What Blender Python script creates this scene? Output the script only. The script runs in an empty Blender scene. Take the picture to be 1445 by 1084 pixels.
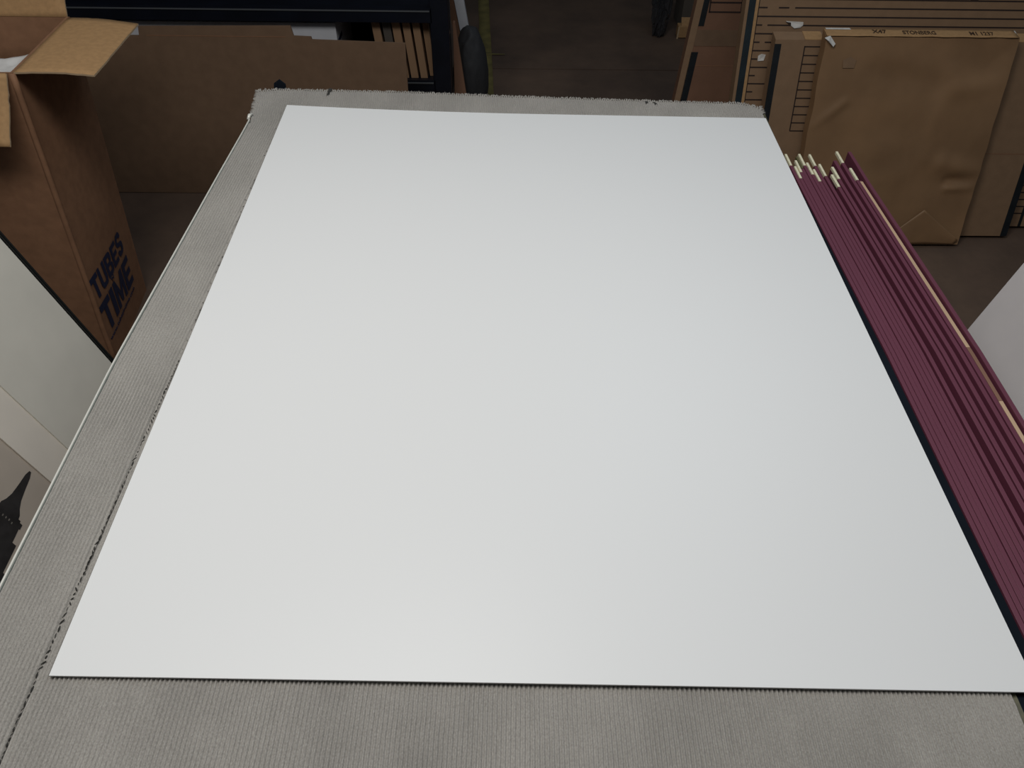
import bpy, bmesh, math, random
from mathutils import Vector, Matrix, noise

random.seed(7)
S = bpy.context.scene
COL = S.collection

# ------------------------------------------------------------------ helpers
def srgb(r, g, b):
    def f(c):
        c /= 255.0
        return c / 12.92 if c <= 0.04045 else ((c + 0.055) / 1.055) ** 2.4
    return (f(r), f(g), f(b), 1.0)

def lin(r, g, b):
    return (r, g, b, 1.0)

def mat(name, color, rough=0.8, metal=0.0, var=0.0, scale=20.0, stretch=(1, 1, 1), bump=0.0,
        bscale=60.0, color2=None, spec=0.5, detail=4.0, coat=0.0):
    """procedural material: base colour varied by noise, optional bump"""
    m = bpy.data.materials.new(name)
    m.use_nodes = True
    nt = m.node_tree
    p = nt.nodes['Principled BSDF']
    p.inputs['Base Color'].default_value = color
    p.inputs['Roughness'].default_value = rough
    p.inputs['Metallic'].default_value = metal
    p.inputs['Specular IOR Level'].default_value = spec
    if coat:
        p.inputs['Coat Weight'].default_value = coat
    tc = nt.nodes.new('ShaderNodeTexCoord')
    mp = nt.nodes.new('ShaderNodeMapping')
    mp.inputs['Scale'].default_value = stretch
    nt.links.new(tc.outputs['Object'], mp.inputs['Vector'])
    if var > 0 or color2 is not None:
        n = nt.nodes.new('ShaderNodeTexNoise')
        n.inputs['Scale'].default_value = scale
        n.inputs['Detail'].default_value = detail
        nt.links.new(mp.outputs['Vector'], n.inputs['Vector'])
        r = nt.nodes.new('ShaderNodeValToRGB')
        c2 = color2 if color2 is not None else tuple(min(1, c * (1 + var)) for c in color[:3]) + (1,)
        c1 = color if color2 is not None else tuple(c * (1 - var) for c in color[:3]) + (1,)
        r.color_ramp.elements[0].position = 0.35
        r.color_ramp.elements[1].position = 0.65
        r.color_ramp.elements[0].color = c1
        r.color_ramp.elements[1].color = c2
        nt.links.new(n.outputs['Fac'], r.inputs['Fac'])
        nt.links.new(r.outputs['Color'], p.inputs['Base Color'])
    if bump > 0:
        n2 = nt.nodes.new('ShaderNodeTexNoise')
        n2.inputs['Scale'].default_value = bscale
        n2.inputs['Detail'].default_value = 5
        nt.links.new(mp.outputs['Vector'], n2.inputs['Vector'])
        b = nt.nodes.new('ShaderNodeBump')
        b.inputs['Strength'].default_value = bump
        b.inputs['Distance'].default_value = 0.002
        nt.links.new(n2.outputs['Fac'], b.inputs['Height'])
        nt.links.new(b.outputs['Normal'], p.inputs['Normal'])
    return m

class MB:
    """collects shapes; build() links them as ONE mesh object"""
    def __init__(self):
        self.v, self.f, self.mi, self.sm = [], [], [], []
    def add(self, vs, fs, mi=0, smooth=False):
        o = len(self.v)
        self.v += [tuple(x) for x in vs]
        for f in fs:
            self.f.append(tuple(i + o for i in f)); self.mi.append(mi); self.sm.append(smooth)
        return self
    def box(self, x0, x1, y0, y1, z0, z1, mi=0, M=None):
        vs = [Vector(p) for p in ((x0,y0,z0),(x1,y0,z0),(x1,y1,z0),(x0,y1,z0),(x0,y0,z1),(x1,y0,z1),(x1,y1,z1),(x0,y1,z1))]
        if M is not None: vs = [M @ v for v in vs]
        return self.add(vs, [(3,2,1,0),(4,5,6,7),(0,1,5,4),(1,2,6,5),(2,3,7,6),(3,0,4,7)], mi)
    def hexa(self, b, t, mi=0):
        return self.add(list(b) + list(t), [(3,2,1,0),(4,5,6,7),(0,1,5,4),(1,2,6,5),(2,3,7,6),(3,0,4,7)], mi)
    def slab(self, quad, n, mi=0):
        """plate: quad (any polygon) thickened along vector n"""
        q = [Vector(p) for p in quad]; n = Vector(n); k = len(q)
        vs = q + [p + n for p in q]
        fs = [tuple(reversed(range(k))), tuple(range(k, 2*k))]
        for i in range(k):
            j = (i + 1) % k
            fs.append((i, j, j + k, i + k))
        return self.add(vs, fs, mi)
    def tube(self, pts, r, seg=8, mi=0, caps=True):
        pts = [Vector(p) for p in pts]
        rr = r if isinstance(r, (list, tuple)) else [r] * len(pts)
        vs, fs = [], []
        for i, p in enumerate(pts):
            d = (pts[min(i+1, len(pts)-1)] - pts[max(i-1, 0)]).normalized()
            a = d.orthogonal().normalized(); b = d.cross(a)
            for k in range(seg):
                t = 2*math.pi*k/seg
                vs.append(p + (a*math.cos(t) + b*math.sin(t))*rr[i])
        for i in range(len(pts)-1):
            for k in range(seg):
                k2 = (k+1) % seg
                fs.append((i*seg+k, i*seg+k2, (i+1)*seg+k2, (i+1)*seg+k))
        if caps:
            fs.append(tuple(reversed(range(seg))))
            fs.append(tuple((len(pts)-1)*seg + k for k in range(seg)))
        return self.add(vs, fs, mi, True)
    def grid(self, nu, nv, fn, mi=0, smooth=True):
        vs = [fn(i/nu, j/nv) for j in range(nv+1) for i in range(nu+1)]
        fs = [(j*(nu+1)+i, j*(nu+1)+i+1, (j+1)*(nu+1)+i+1, (j+1)*(nu+1)+i) for j in range(nv) for i in range(nu)]
        return self.add(vs, fs, mi, smooth)
    def build(self, name, mats, parent=None, bevel=0.0, recalc=True, loc=None):
        me = bpy.data.meshes.new(name)
        me.from_pydata(self.v, [], self.f)
        for m in (mats if isinstance(mats, (list, tuple)) else [mats]): me.materials.append(m)
        me.polygons.foreach_set('material_index', self.mi)
        me.polygons.foreach_set('use_smooth', self.sm)
        me.update()
        if recalc:
            bm = bmesh.new(); bm.from_mesh(me)
            bmesh.ops.recalc_face_normals(bm, faces=bm.faces)
            bm.to_mesh(me); bm.free()
        o = bpy.data.objects.new(name, me)
        COL.objects.link(o)
        if parent is not None: o.parent = parent
        if loc is not None: o.location = loc
        if bevel > 0:
            b = o.modifiers.new('bevel', 'BEVEL'); b.width = bevel; b.segments = 2; b.limit_method = 'ANGLE'
        return o

def tag(o, label=None, cat=None, group=None, kind=None):
    if label: o['label'] = label
    if cat: o['category'] = cat
    if group: o['group'] = group
    if kind or cat: o['kind'] = kind or 'thing'
    return o

def thing(name, label, cat, loc=(0, 0, 0), rot=(0, 0, 0), group=None):
    o = bpy.data.objects.new(name, None)
    o.empty_display_size = 0.05
    COL.objects.link(o)
    o.location = loc; o.rotation_euler = rot
    return tag(o, label, cat, group, 'thing')

def lettering(name, text, size, M, material, parent, width=None, offset=0.0, shear=0.0, thick=0.0004, label=None, mapper=None):
    """printed words as a thin mesh; M places the text plane (x = reading direction, y = up)"""
    cu = bpy.data.curves.new(name, 'FONT')
    cu.body = text; cu.size = size; cu.offset = offset; cu.shear = shear; cu.extrude = thick
    cu.resolution_u = 3
    tmp = bpy.data.objects.new(name, cu); COL.objects.link(tmp)
    bpy.context.view_layer.update()
    me = bpy.data.meshes.new_from_object(tmp.evaluated_get(bpy.context.evaluated_depsgraph_get()))
    bpy.data.objects.remove(tmp)
    xs = [v.co.x for v in me.vertices]; x0 = min(xs); w = max(xs) - x0
    ys = [v.co.y for v in me.vertices]; y0 = min(ys); h = max(ys) - y0
    sx = (width / w) if width else 1.0
    sy = size / h
    for v in me.vertices:
        v.co.x = (v.co.x - x0) * sx; v.co.y = (v.co.y - y0) * sy
    if mapper:
        for v in me.vertices: v.co = mapper(v.co)
    else:
        me.transform(M)
    me.materials.clear(); me.materials.append(material)
    o = bpy.data.objects.new(name, me); COL.objects.link(o); o.parent = parent
    if label: o['label'] = label
    return o

def nz(x, y, z=0.0): return noise.noise(Vector((x, y, z)))

def blob(name, material, parent, rx, ry, h, seed, amp, sharp=3.0, sub=4, base=0.0, taper=0.35):
    """crumpled bag resting on z=0"""
    bm = bmesh.new(); bmesh.ops.create_icosphere(bm, subdivisions=sub, radius=1)
    off = Vector((seed*3.1, seed*1.7, seed*0.9))
    for v in bm.verts:
        c = v.co.copy()
        n = abs(noise.noise(c*sharp + off))*1.0 + 0.5*abs(noise.noise(c*sharp*2.3 + off))
        c *= 1 - amp*n
        t = (c.z + 1)/2
        w = 1.0 - taper*t*t
        v.co = Vector((c.x*rx*w, c.y*ry*w, max(0.0, base + (c.z+0.85)/1.85*h)))
    me = bpy.data.meshes.new(name); bm.to_mesh(me); bm.free()
    me.materials.append(material)
    o = bpy.data.objects.new(name, me); COL.objects.link(o)
    if parent is not None: o.parent = parent
    return o

# ------------------------------------------------------------------ materials
M = {}
M['board'] = mat('white_board_face', lin(0.81, 0.815, 0.81), rough=0.40, spec=0.5, bump=0.03, bscale=300)
M['core'] = mat('white_board_edge', lin(0.93, 0.93, 0.92), rough=0.7)
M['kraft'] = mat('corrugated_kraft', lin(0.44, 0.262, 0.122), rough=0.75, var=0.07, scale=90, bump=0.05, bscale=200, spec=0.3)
M['kraft_in'] = mat('corrugated_kraft_cut_edge', lin(0.5, 0.36, 0.22), rough=0.9)
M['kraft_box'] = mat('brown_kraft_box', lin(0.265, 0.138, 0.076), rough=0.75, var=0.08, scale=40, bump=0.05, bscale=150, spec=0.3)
M['kraft_dull'] = mat('dull_kraft', lin(0.195, 0.122, 0.076), rough=0.85, var=0.06, scale=25, spec=0.2)
M['kraft_red'] = mat('reddish_kraft', lin(0.225, 0.118, 0.072), rough=0.7, var=0.10, scale=8, spec=0.3)
M['kraft_warm'] = mat('warm_kraft', lin(0.27, 0.168, 0.097), rough=0.75, var=0.05, scale=30, spec=0.3)
M['paper'] = mat('kraft_wrapping_paper', lin(0.29, 0.170, 0.086), rough=0.5, var=0.14, scale=5, bump=0.04, bscale=80, spec=0.4)
M['ink_blue'] = mat('navy_printing_ink', lin(0.008, 0.016, 0.055), rough=0.6)
M['ink_dark'] = mat('dark_printing_ink', lin(0.022, 0.010, 0.007), rough=0.7)
M['ink_brown'] = mat('brown_marker_ink', lin(0.055, 0.027, 0.012), rough=0.7)
M['edge_black'] = mat('black_edge_band', lin(0.006, 0.009, 0.012), rough=0.5, var=0.3, scale=30)
M['edge_teal'] = mat('blackish_teal_edge_band', lin(0.012, 0.022, 0.028), rough=0.45, var=0.2, scale=30)
M['rack'] = mat('black_painted_steel', lin(0.004, 0.006, 0.013), rough=0.45, var=0.2, scale=12)
M['rack_highlight'] = mat('grey_steel_highlight', lin(0.14, 0.15, 0.16), rough=0.5, metal=0.3)  # lighter grey for the highlight painted on the beam edges
M['wood_board'] = mat('pale_wood_board', lin(0.34, 0.205, 0.115), rough=0.8, var=0.15, scale=10, stretch=(1, 1, 0.1))
M['wood_grey'] = mat('grey_wood_board', lin(0.10, 0.085, 0.07), rough=0.8, var=0.15, scale=10, stretch=(1, 1, 0.1))
M['white_card'] = mat('white_card', lin(0.72, 0.73, 0.77), rough=0.6, var=0.04, scale=15)
M['white_tape'] = mat('white_tape_scrap', lin(0.7, 0.68, 0.64), rough=0.5, var=0.1, scale=60)
M['blue_card'] = mat('dark_blue_card', lin(0.01, 0.015, 0.08), rough=0.6)
M['maroon'] = mat('maroon_lacquer', lin(0.132, 0.034, 0.058), rough=0.5, var=0.06, scale=30, stretch=(1, 0.1, 1), spec=0.4)
M['gold'] = mat('pale_gold_tip', lin(0.92, 0.86, 0.62), rough=0.3, metal=0.2, var=0.10, scale=150)
M['gold_side'] = mat('dull_olive_gold', lin(0.16, 0.14, 0.06), rough=0.45, metal=0.4)
M['raw_wood'] = mat('raw_pale_wood', lin(0.52, 0.36, 0.23), rough=0.75, var=0.08, scale=30, stretch=(1, 0.1, 1))
M['raw_brown'] = mat('brown_stained_wood', lin(0.22, 0.115, 0.075), rough=0.75, var=0.1, scale=30, stretch=(1, 0.1, 1))
M['frame_black'] = mat('black_frame_metal', lin(0.022, 0.024, 0.024), rough=0.35, metal=0.2)
M['mat_grey'] = mat('warm_grey_mount', lin(0.78, 0.745, 0.655), rough=0.85, var=0.03, scale=9)
M['mat_pale'] = mat('pale_inner_mount', lin(0.86, 0.79, 0.69), rough=0.85, var=0.02, scale=12)
M['photo_sky'] = mat('hazy_photo_sky', lin(0.58, 0.505, 0.425), rough=0.5, var=0.10, scale=4)
M['photo_dark'] = mat('dark_photo_building', lin(0.035, 0.033, 0.033), rough=0.5, var=0.25, scale=40)
M['photo_win'] = mat('pale_photo_window', lin(0.25, 0.23, 0.2), rough=0.5)
M['panel_white'] = mat('dull_white_foam_board', lin(0.88, 0.835, 0.83), rough=0.75, var=0.02, scale=10)
M['table_wood'] = mat('plywood_table', lin(0.25, 0.17, 0.1), rough=0.7, var=0.15, scale=8, stretch=(1, 0.2, 1))
M['black_wood'] = mat('black_painted_wood', lin(0.005, 0.008, 0.013), rough=0.85, spec=0.12, var=0.2, scale=10)
M['trim_pale'] = mat('pale_metal_edging', lin(0.75, 0.74, 0.68), rough=0.4, metal=0.2)
M['trim_olive'] = mat('tarnished_olive_edging', lin(0.09, 0.085, 0.05), rough=0.6, metal=0.2, var=0.3, scale=60)
M['trim_green'] = mat('grey_green_edging', lin(0.28, 0.31, 0.29), rough=0.5)
M['stitch'] = mat('black_seam_thread', lin(0.035, 0.034, 0.03), rough=0.9)
M['tape_yellow'] = mat('worn_yellow_floor_tape', lin(0.19, 0.155, 0.05), rough=0.7, var=0.25, scale=14)
M['plastic_black'] = mat('black_plastic_bag', lin(0.014, 0.014, 0.017), rough=0.35, spec=0.5, var=0.2, scale=8)
M['plastic_matte'] = mat('matte_black_sheet', lin(0.028, 0.029, 0.032), rough=0.75)
M['tissue'] = mat('white_packing_paper', lin(0.82, 0.82, 0.80), rough=0.8, bump=0.1, bscale=40)

# clear wrinkled plastic film
m = bpy.data.materials.new('clear_plastic_film'); m.use_nodes = True
p = m.node_tree.nodes['Principled BSDF']
p.inputs['Base Color'].default_value = lin(0.06, 0.062, 0.07)
p.inputs['Roughness'].default_value = 0.12
p.inputs['Transmission Weight'].default_value = 0.3
p.inputs['IOR'].default_value = 1.45
p.inputs['Coat Weight'].default_value = 0.6
p.inputs['Coat Roughness'].default_value = 0.1
nn = m.node_tree.nodes.new('ShaderNodeTexNoise'); nn.inputs['Scale'].default_value = 25
bb = m.node_tree.nodes.new('ShaderNodeBump'); bb.inputs['Strength'].default_value = 0.6; bb.inputs['Distance'].default_value = 0.01
m.node_tree.links.new(nn.outputs['Fac'], bb.inputs['Height'])
m.node_tree.links.new(bb.outputs['Normal'], p.inputs['Normal'])
M['film'] = m

# grey ribbed carpet: speckled fibres, faint worn patches
def carpet_material():
    m = bpy.data.materials.new('grey_ribbed_carpet'); m.use_nodes = True
    nt = m.node_tree; p = nt.nodes['Principled BSDF']
    p.inputs['Roughness'].default_value = 0.95
    p.inputs['Specular IOR Level'].default_value = 0.15
    p.inputs['Sheen Weight'].default_value = 0.15
    tc = nt.nodes.new('ShaderNodeTexCoord')
    def ns(scale, detail, stretch, c1, c2, lo, hi):
        mp = nt.nodes.new('ShaderNodeMapping'); mp.inputs['Scale'].default_value = stretch
        nt.links.new(tc.outputs['Object'], mp.inputs['Vector'])
        n = nt.nodes.new('ShaderNodeTexNoise'); n.inputs['Scale'].default_value = scale; n.inputs['Detail'].default_value = detail
        nt.links.new(mp.outputs['Vector'], n.inputs['Vector'])
        r = nt.nodes.new('ShaderNodeValToRGB')
        r.color_ramp.elements[0].position = lo; r.color_ramp.elements[1].position = hi
        r.color_ramp.elements[0].color = c1; r.color_ramp.elements[1].color = c2
        nt.links.new(n.outputs['Fac'], r.inputs['Fac'])
        return r.outputs['Color']
    a = ns(700, 2, (1, 0.7, 1), lin(0.275, 0.258, 0.234), lin(0.398, 0.377, 0.345), 0.3, 0.7)
    b = ns(14, 4, (1, 0.45, 1), lin(0.90, 0.90, 0.90), lin(1.08, 1.08, 1.08), 0.3, 0.7)
    mx = nt.nodes.new('ShaderNodeMix'); mx.data_type = 'RGBA'; mx.blend_type = 'MULTIPLY'
    mx.inputs['Factor'].default_value = 1.0
    nt.links.new(a, mx.inputs[6]); nt.links.new(b, mx.inputs[7])
    nt.links.new(mx.outputs[2], p.inputs['Base Color'])
    return m
M['carpet'] = carpet_material()

# dark worn concrete floor
def floor_material():
    m = bpy.data.materials.new('dark_worn_concrete'); m.use_nodes = True
    nt = m.node_tree; p = nt.nodes['Principled BSDF']
    p.inputs['Roughness'].default_value = 0.55
    p.inputs['Specular IOR Level'].default_value = 0.35
    tc = nt.nodes.new('ShaderNodeTexCoord')
    n = nt.nodes.new('ShaderNodeTexNoise'); n.inputs['Scale'].default_value = 2.2; n.inputs['Detail'].default_value = 7; n.inputs['Roughness'].default_value = 0.65
    nt.links.new(tc.outputs['Object'], n.inputs['Vector'])
    r = nt.nodes.new('ShaderNodeValToRGB')
    r.color_ramp.elements[0].position = 0.35; r.color_ramp.elements[1].position = 0.68
    r.color_ramp.elements[0].color = lin(0.092, 0.063, 0.048); r.color_ramp.elements[1].color = lin(0.165, 0.110, 0.078)
    nt.links.new(n.outputs['Fac'], r.inputs['Fac'])
    nt.links.new(r.outputs['Color'], p.inputs['Base Color'])
    return m
M['floor'] = floor_material()

# ------------------------------------------------------------------ the setting
fl = MB()
# slabs separated by the expansion joint the photo shows behind the table
fl.box(-5, 5, -3, 3.655, -0.06, 0.0)
fl.box(-5, 5, 3.663, 9, -0.06, 0.0)
fl.box(-5, 5, 3.655, 3.663, -0.06, -0.006)
tag(fl.build('floor', M['floor']), kind='structure')

wl = MB(); wl.box(-5, 5, 8.9, 9.0, 0, 3.6)
tag(wl.build('wall_back', mat('grey_painted_wall', lin(0.22, 0.21, 0.2), rough=0.85, var=0.1, scale=3)), kind='structure')

tp = MB()
tp.grid(2, 60, lambda u, v: ((-0.083 + 0.058*u) - v*0.098 + 0.002*nz(v*20, u*3), 2.75 + 2.6*v, 0.0012))
tpo = tp.build('floor_tape', M['tape_yellow'])
tag(tpo, 'worn yellow tape line running along the dark concrete floor behind the table', 'floor tape')
sd = tpo.modifiers.new('thickness', 'SOLIDIFY'); sd.thickness = 0.0006; sd.offset = 1
pe = MB()
pe.grid(6, 2, lambda u, v: (-0.115 + 0.115*u, 3.822 + 0.028*(v-0.5)*(1.0 - 0.8*u) - 0.014*u, 0.0026 + 0.003*u*u))
peo = pe.build('torn_tape_end', M['tape_yellow'], tpo)
sd = peo.modifiers.new('thickness', 'SOLIDIFY'); sd.thickness = 0.0005; sd.offset = 1

# ------------------------------------------------------------------ work table
TZ = 0.84
table = thing('work_table', 'work table topped with worn grey ribbed carpet under the big white board', 'table', (0, 0.8, 0))
def tb(*a): return tuple(a)
OY = -0.8     # parts are modelled in world y and shifted into the table's frame
def lerp(a, b, t): return a + (b - a) * t
def pw(pts, x):
    if x <= pts[0][0]: return pts[0][1]
    for (a, b), (c, d) in zip(pts, pts[1:]):
        if x <= c: return lerp(b, d, (x - a) / (c - a))
    return pts[-1][1]
XL = [(0.0, -0.562), (0.80, -0.560), (1.30, -0.540), (1.52, -0.530), (1.66, -0.545)]
XR = [(0.0, 0.520), (0.30, 0.527), (1.0, 0.541), (1.60, 0.556)]
YF = [(-0.545, 1.658), (-0.50, 1.666), (-0.22, 1.660), (0.01, 1.644), (0.384, 1.627), (0.51, 1.622), (0.54, 1.612), (0.556, 1.596)]
Y0 = 0.03
tt = MB()
tt.slab([(-0.557, Y0+OY, 0.795), (0.517, Y0+OY, 0.795), (0.548, 1.60+OY, 0.795), (-0.527, 1.64+OY, 0.795)], (0, 0, 0.034))
tt.build('tabletop', M['table_wood'], table)
ap = MB()
ap.box(-0.50, 0.47, 0.10+OY, 0.125+OY, 0.70, 0.795); ap.box(-0.49, 0.49, 1.54+OY, 1.565+OY, 0.70, 0.795)
ap.box(-0.50, -0.475, 0.12+OY, 1.55+OY, 0.70, 0.795); ap.box(0.455, 0.48, 0.12+OY, 1.55+OY, 0.70, 0.795)
ap.build('apron', M['table_wood'], table)
for lx, ly in ((-0.46, 0.14), (0.44, 0.14), (-0.46, 1.53), (0.46, 1.53)):
    MB().box(lx-0.04, lx+0.04, ly-0.04+OY, ly+0.04+OY, 0, 0.795).build('leg', M['table_wood'], table, bevel=0.004)

# carpet with real ribs, tufted and slightly irregular
NR, PER, NROW = 230, 5, 210
cp = MB()
def carpet_pt(u, v):
    yt = 1.64
    for _ in range(3):
        y = Y0 + (yt - Y0) * v
        x = lerp(pw(XL, y), pw(XR, y), u)
        yt = pw(YF, x)
    rib = u * NR
    ph = rib + 0.12*nz(x*9, y*7) + 0.10*nz(x*30, y*45)
    a = abs(math.sin(math.pi * ph))
    wear = 0.5 + 0.5*nz(x*6, y*4, 7.0)
    h = 0.0044 * (a ** 0.95) * (0.65 + 0.5*wear)
    tuft = 0.5 + 0.5*nz(math.floor(ph)*1.7, y*150, 3.0)
    h *= 0.78 + 0.34*tuft
    sx = -0.480 + 0.010*min(1, max(0, (y-0.3)/0.5)) + 0.0012*nz(y*25, 8)
    dg = (x - sx)/0.0042
    if abs(dg) < 2.5 and y < 1.3: h -= 0.0030*math.exp(-dg*dg)*(1.0 if y < 0.8 else 0.6)
    # rounded, sagging borders
    e = min(u, 1-u)*1.09
    if e < 0.004: h -= 0.0015*(1-e/0.004)
    x += 0.0005*nz(y*160, math.floor(ph)*2.3)
    if v > 0.995: y += 0.003*nz(x*260, 2.0) ; h -= 0.0012
    if v > 0.90 and u < 0.03: x += 0.004*nz(y*120, 5.0)*(1 - u/0.03)
    return (x, y+OY, TZ - 0.0044 + h)
cp.grid(NR*PER, NROW, carpet_pt)
# skirt closing the carpet down to the wood
N = NR*PER + 1
ring = [i for i in range(N)] + [j*N + N-1 for j in range(1, NROW+1)] + [NROW*N + i for i in range(N-2, -1, -1)] + [j*N for j in range(NROW-1, 0, -1)]
base = len(cp.v)
for i in ring:
    x, y, z = cp.v[i]; cp.v.append((x, y, 0.829))
for k in range(len(ring)):
    k2 = (k+1) % len(ring)
    cp.f.append((ring[k], ring[k2], base+k2, base+k)); cp.mi.append(0); cp.sm.append(False)
# frayed tufts along the far edge and the far left corner
def fibre(x, y, z, dx, dy, dz, r):
    cp.tube([(x, y+OY, z), (x+dx*0.6, y+OY+dy*0.6, z+dz*0.7), (x+dx, y+OY+dy, z+dz)], [r, r*0.8, r*0.25], seg=4, caps=False)
for k in range(700):
    x = random.uniform(-0.545, 0.553); y = pw(YF, x)
    corner = (x < -0.5) or (x > 0.49)
    L = random.uniform(0.002, 0.005) * (1.8 if corner else 1.0)
    fibre(x, y-0.003, TZ-0.003, random.uniform(-0.002, 0.002), L, random.uniform(0.000, 0.003), random.uniform(0.0007, 0.0013))
for k in range(170):
    y = random.uniform(1.535, 1.662); x = pw(XL, y)
    fibre(x+0.002, y, TZ-0.004, -random.uniform(0.003, 0.008), random.uniform(-0.003, 0.003), random.uniform(0, 0.004), random.uniform(0.0007, 0.0013))
for k in range(70):
    y = random.uniform(1.575, 1.61); x = pw(XR, y)
    fibre(x-0.002, y, TZ-0.004, random.uniform(0.002, 0.008), random.uniform(-0.004, 0.004), random.uniform(-0.002, 0.003), random.uniform(0.0007, 0.0012))
cp.build('carpet_cover', M['carpet'], table, recalc=False)

# cut seam sewn along the left side of the carpet
se = MB()
y = 0.10
while y < 1.5:
    d = random.uniform(0.003, 0.007) * (1.0 if y < 0.75 else 0.8)
    x = -0.480 + 0.010*min(1, max(0, (y-0.3)/0.5)) + 0.0016*nz(y*60, 8)
    zz = TZ - 0.0030
    r = random.uniform(0.0004, 0.0011) if y < 0.75 else random.uniform(0.0003, 0.0006)
    tl = random.uniform(-0.0035, 0.0035) if random.random() < 0.5 else random.uniform(-0.001, 0.001)
    se.tube([(x-tl*0.6, y+OY, zz), (x, y+d*0.5+OY, zz+0.0005), (x+tl*0.6, y+d+OY, zz)], [r*0.5, r, r*0.5], seg=5)
    y += d + (random.uniform(0.0003, 0.003) if y < 0.8 else random.uniform(0.008, 0.03))
# one thread runs on under the stitches and ties them together
se.tube([(-0.480 + 0.010*min(1, max(0, (q-0.3)/0.5)), q+OY, TZ-0.0046) for q in [0.1+1.4*i/60 for i in range(61)]], 0.0003, seg=4)
se.build('seam', M['stitch'], table)
# dark slit and marks near the far edge
sl = MB()
def patch(pts, z=TZ+0.0004):
    sl.slab([(a, b+OY, z) for a, b in pts], (0, 0, 0.0006))
patch([(-0.389, 1.664), (-0.381, 1.664), (-0.3865, 1.632), (-0.3885, 1.632)])
sl.build('slit', M['stitch'], table); sl = MB()
patch([(0.306, 1.620), (0.313, 1.621), (0.311, 1.612), (0.307, 1.612)], TZ-0.0006)
sl.build('stain', M['stitch'], table); sl = MB()
patch([(0.322, 1.617), (0.328, 1.618), (0.332, 1.608), (0.328, 1.608)], TZ-0.0009)
sl.build('stain', M['stitch'], table)
# pale edging down the left side, greenish inner strip, tarnished edging on the right
et = MB()
ys = [0.03 + (1.525-0.03)*i/30 for i in range(31)]
for a, b in zip(ys, ys[1:]):
    xa, xb = pw(XL, a), pw(XL, b)
    et.hexa([(xa-0.0042, a+OY, 0.800), (xa-0.002, a+OY, 0.800), (xb-0.002, b+OY, 0.800), (xb-0.0042, b+OY, 0.800)],
            [(xa-0.0034, a+OY, 0.8385), (xa-0.001, a+OY, 0.8385), (xb-0.001, b+OY, 0.8385), (xb-0.0034, b+OY, 0.8385)], 0)
    et.hexa([(xa-0.002, a+OY, 0.830), (xa-0.0005, a+OY, 0.830), (xb-0.0005, b+OY, 0.830), (xb-0.002, b+OY, 0.830)],
            [(xa-0.002, a+OY, 0.8372), (xa-0.0005, a+OY, 0.8372), (xb-0.0005, b+OY, 0.8372), (xb-0.002, b+OY, 0.8372)], 1)
et.tube([(-0.535, 1.525+OY, 0.838), (-0.534, 1.535+OY, 0.842), (-0.529, 1.542+OY, 0.842)], [0.003, 0.004, 0.002], seg=6)
eto = et.build('edge_trim', [M['trim_pale'], M['trim_green']], table); eto['label'] = 'pale metal edging strip down the left side'
er = MB()
ys = [0.03 + (1.58-0.03)*i/20 for i in range(21)]
for a, b in zip(ys, ys[1:]):
    xa, xb = pw(XR, a), pw(XR, b)
    er.hexa([(xa, a+OY, 0.800), (xa+0.0045, a+OY, 0.800), (xb+0.0045, b+OY, 0.800), (xb, b+OY, 0.800)],
            [(xa, a+OY, 0.834), (xa+0.0045, a+OY, 0.836), (xb+0.0045, b+OY, 0.836), (xb, b+OY, 0.834)], 0)
ero = er.build('edge_trim', M['trim_olive'], table); ero['label'] = 'tarnished olive edging strip down the right side'
# black ledge on the right that carries the mouldings, with two brackets
lg = MB()
lg.hexa([(0.520, 0.05+OY, 0.760), (0.690, 0.05+OY, 0.760), (0.690, 1.34+OY, 0.760), (0.548, 1.34+OY, 0.760)],
        [(0.520, 0.05+OY, 0.780), (0.690, 0.05+OY, 0.780), (0.690, 1.34+OY, 0.780), (0.548, 1.34+OY, 0.780)])
lgo = lg.build('side_ledge', M['black_wood'], table); lgo['label'] = 'black ledge fixed along the right side'
rl = MB()
ys = [0.05 + 1.21*i/24 for i in range(25)]
def rxo(q): return 0.5551 + 0.0110*(1.0 if q <= 0.83 else max(0.0, 1.0-(q-0.83)/0.5))
for a, b_ in zip(ys, ys[1:]):
    xa, xb = pw(XR, a)+0.0048, pw(XR, b_)+0.0048
    rl.hexa([(xa, a+OY, 0.7805), (rxo(a), a+OY, 0.7805), (rxo(b_), b_+OY, 0.7805), (xb, b_+OY, 0.7805)],
            [(xa, a+OY, 0.834), (rxo(a), a+OY, 0.8388), (rxo(b_), b_+OY, 0.8388), (xb, b_+OY, 0.834)], 0)
rlo = rl.build('side_rail', M['black_wood'], table); rlo['label'] = 'black rail between the carpet and the mouldings'
for by in (0.35, 1.1):
    MB().slab([(0.482, by+OY, 0.60), (0.482, by+OY, 0.76), (0.66, by+OY, 0.76)], (0, 0.02, 0)).build('bracket', M['black_wood'], table)
# black strap end poking up behind the far left corner
st = MB()
st.slab([(-0.519, 1.672+OY, 0.80), (-0.487, 1.672+OY, 0.80), (-0.488, 1.680+OY, 0.841), (-0.500, 1.682+OY, 0.851), (-0.513, 1.680+OY, 0.843)], (0, 0.004, 0.0))
sto = st.build('strap_end', M['black_wood'], table); sto['label'] = 'black strap end at the far left corner'

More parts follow.
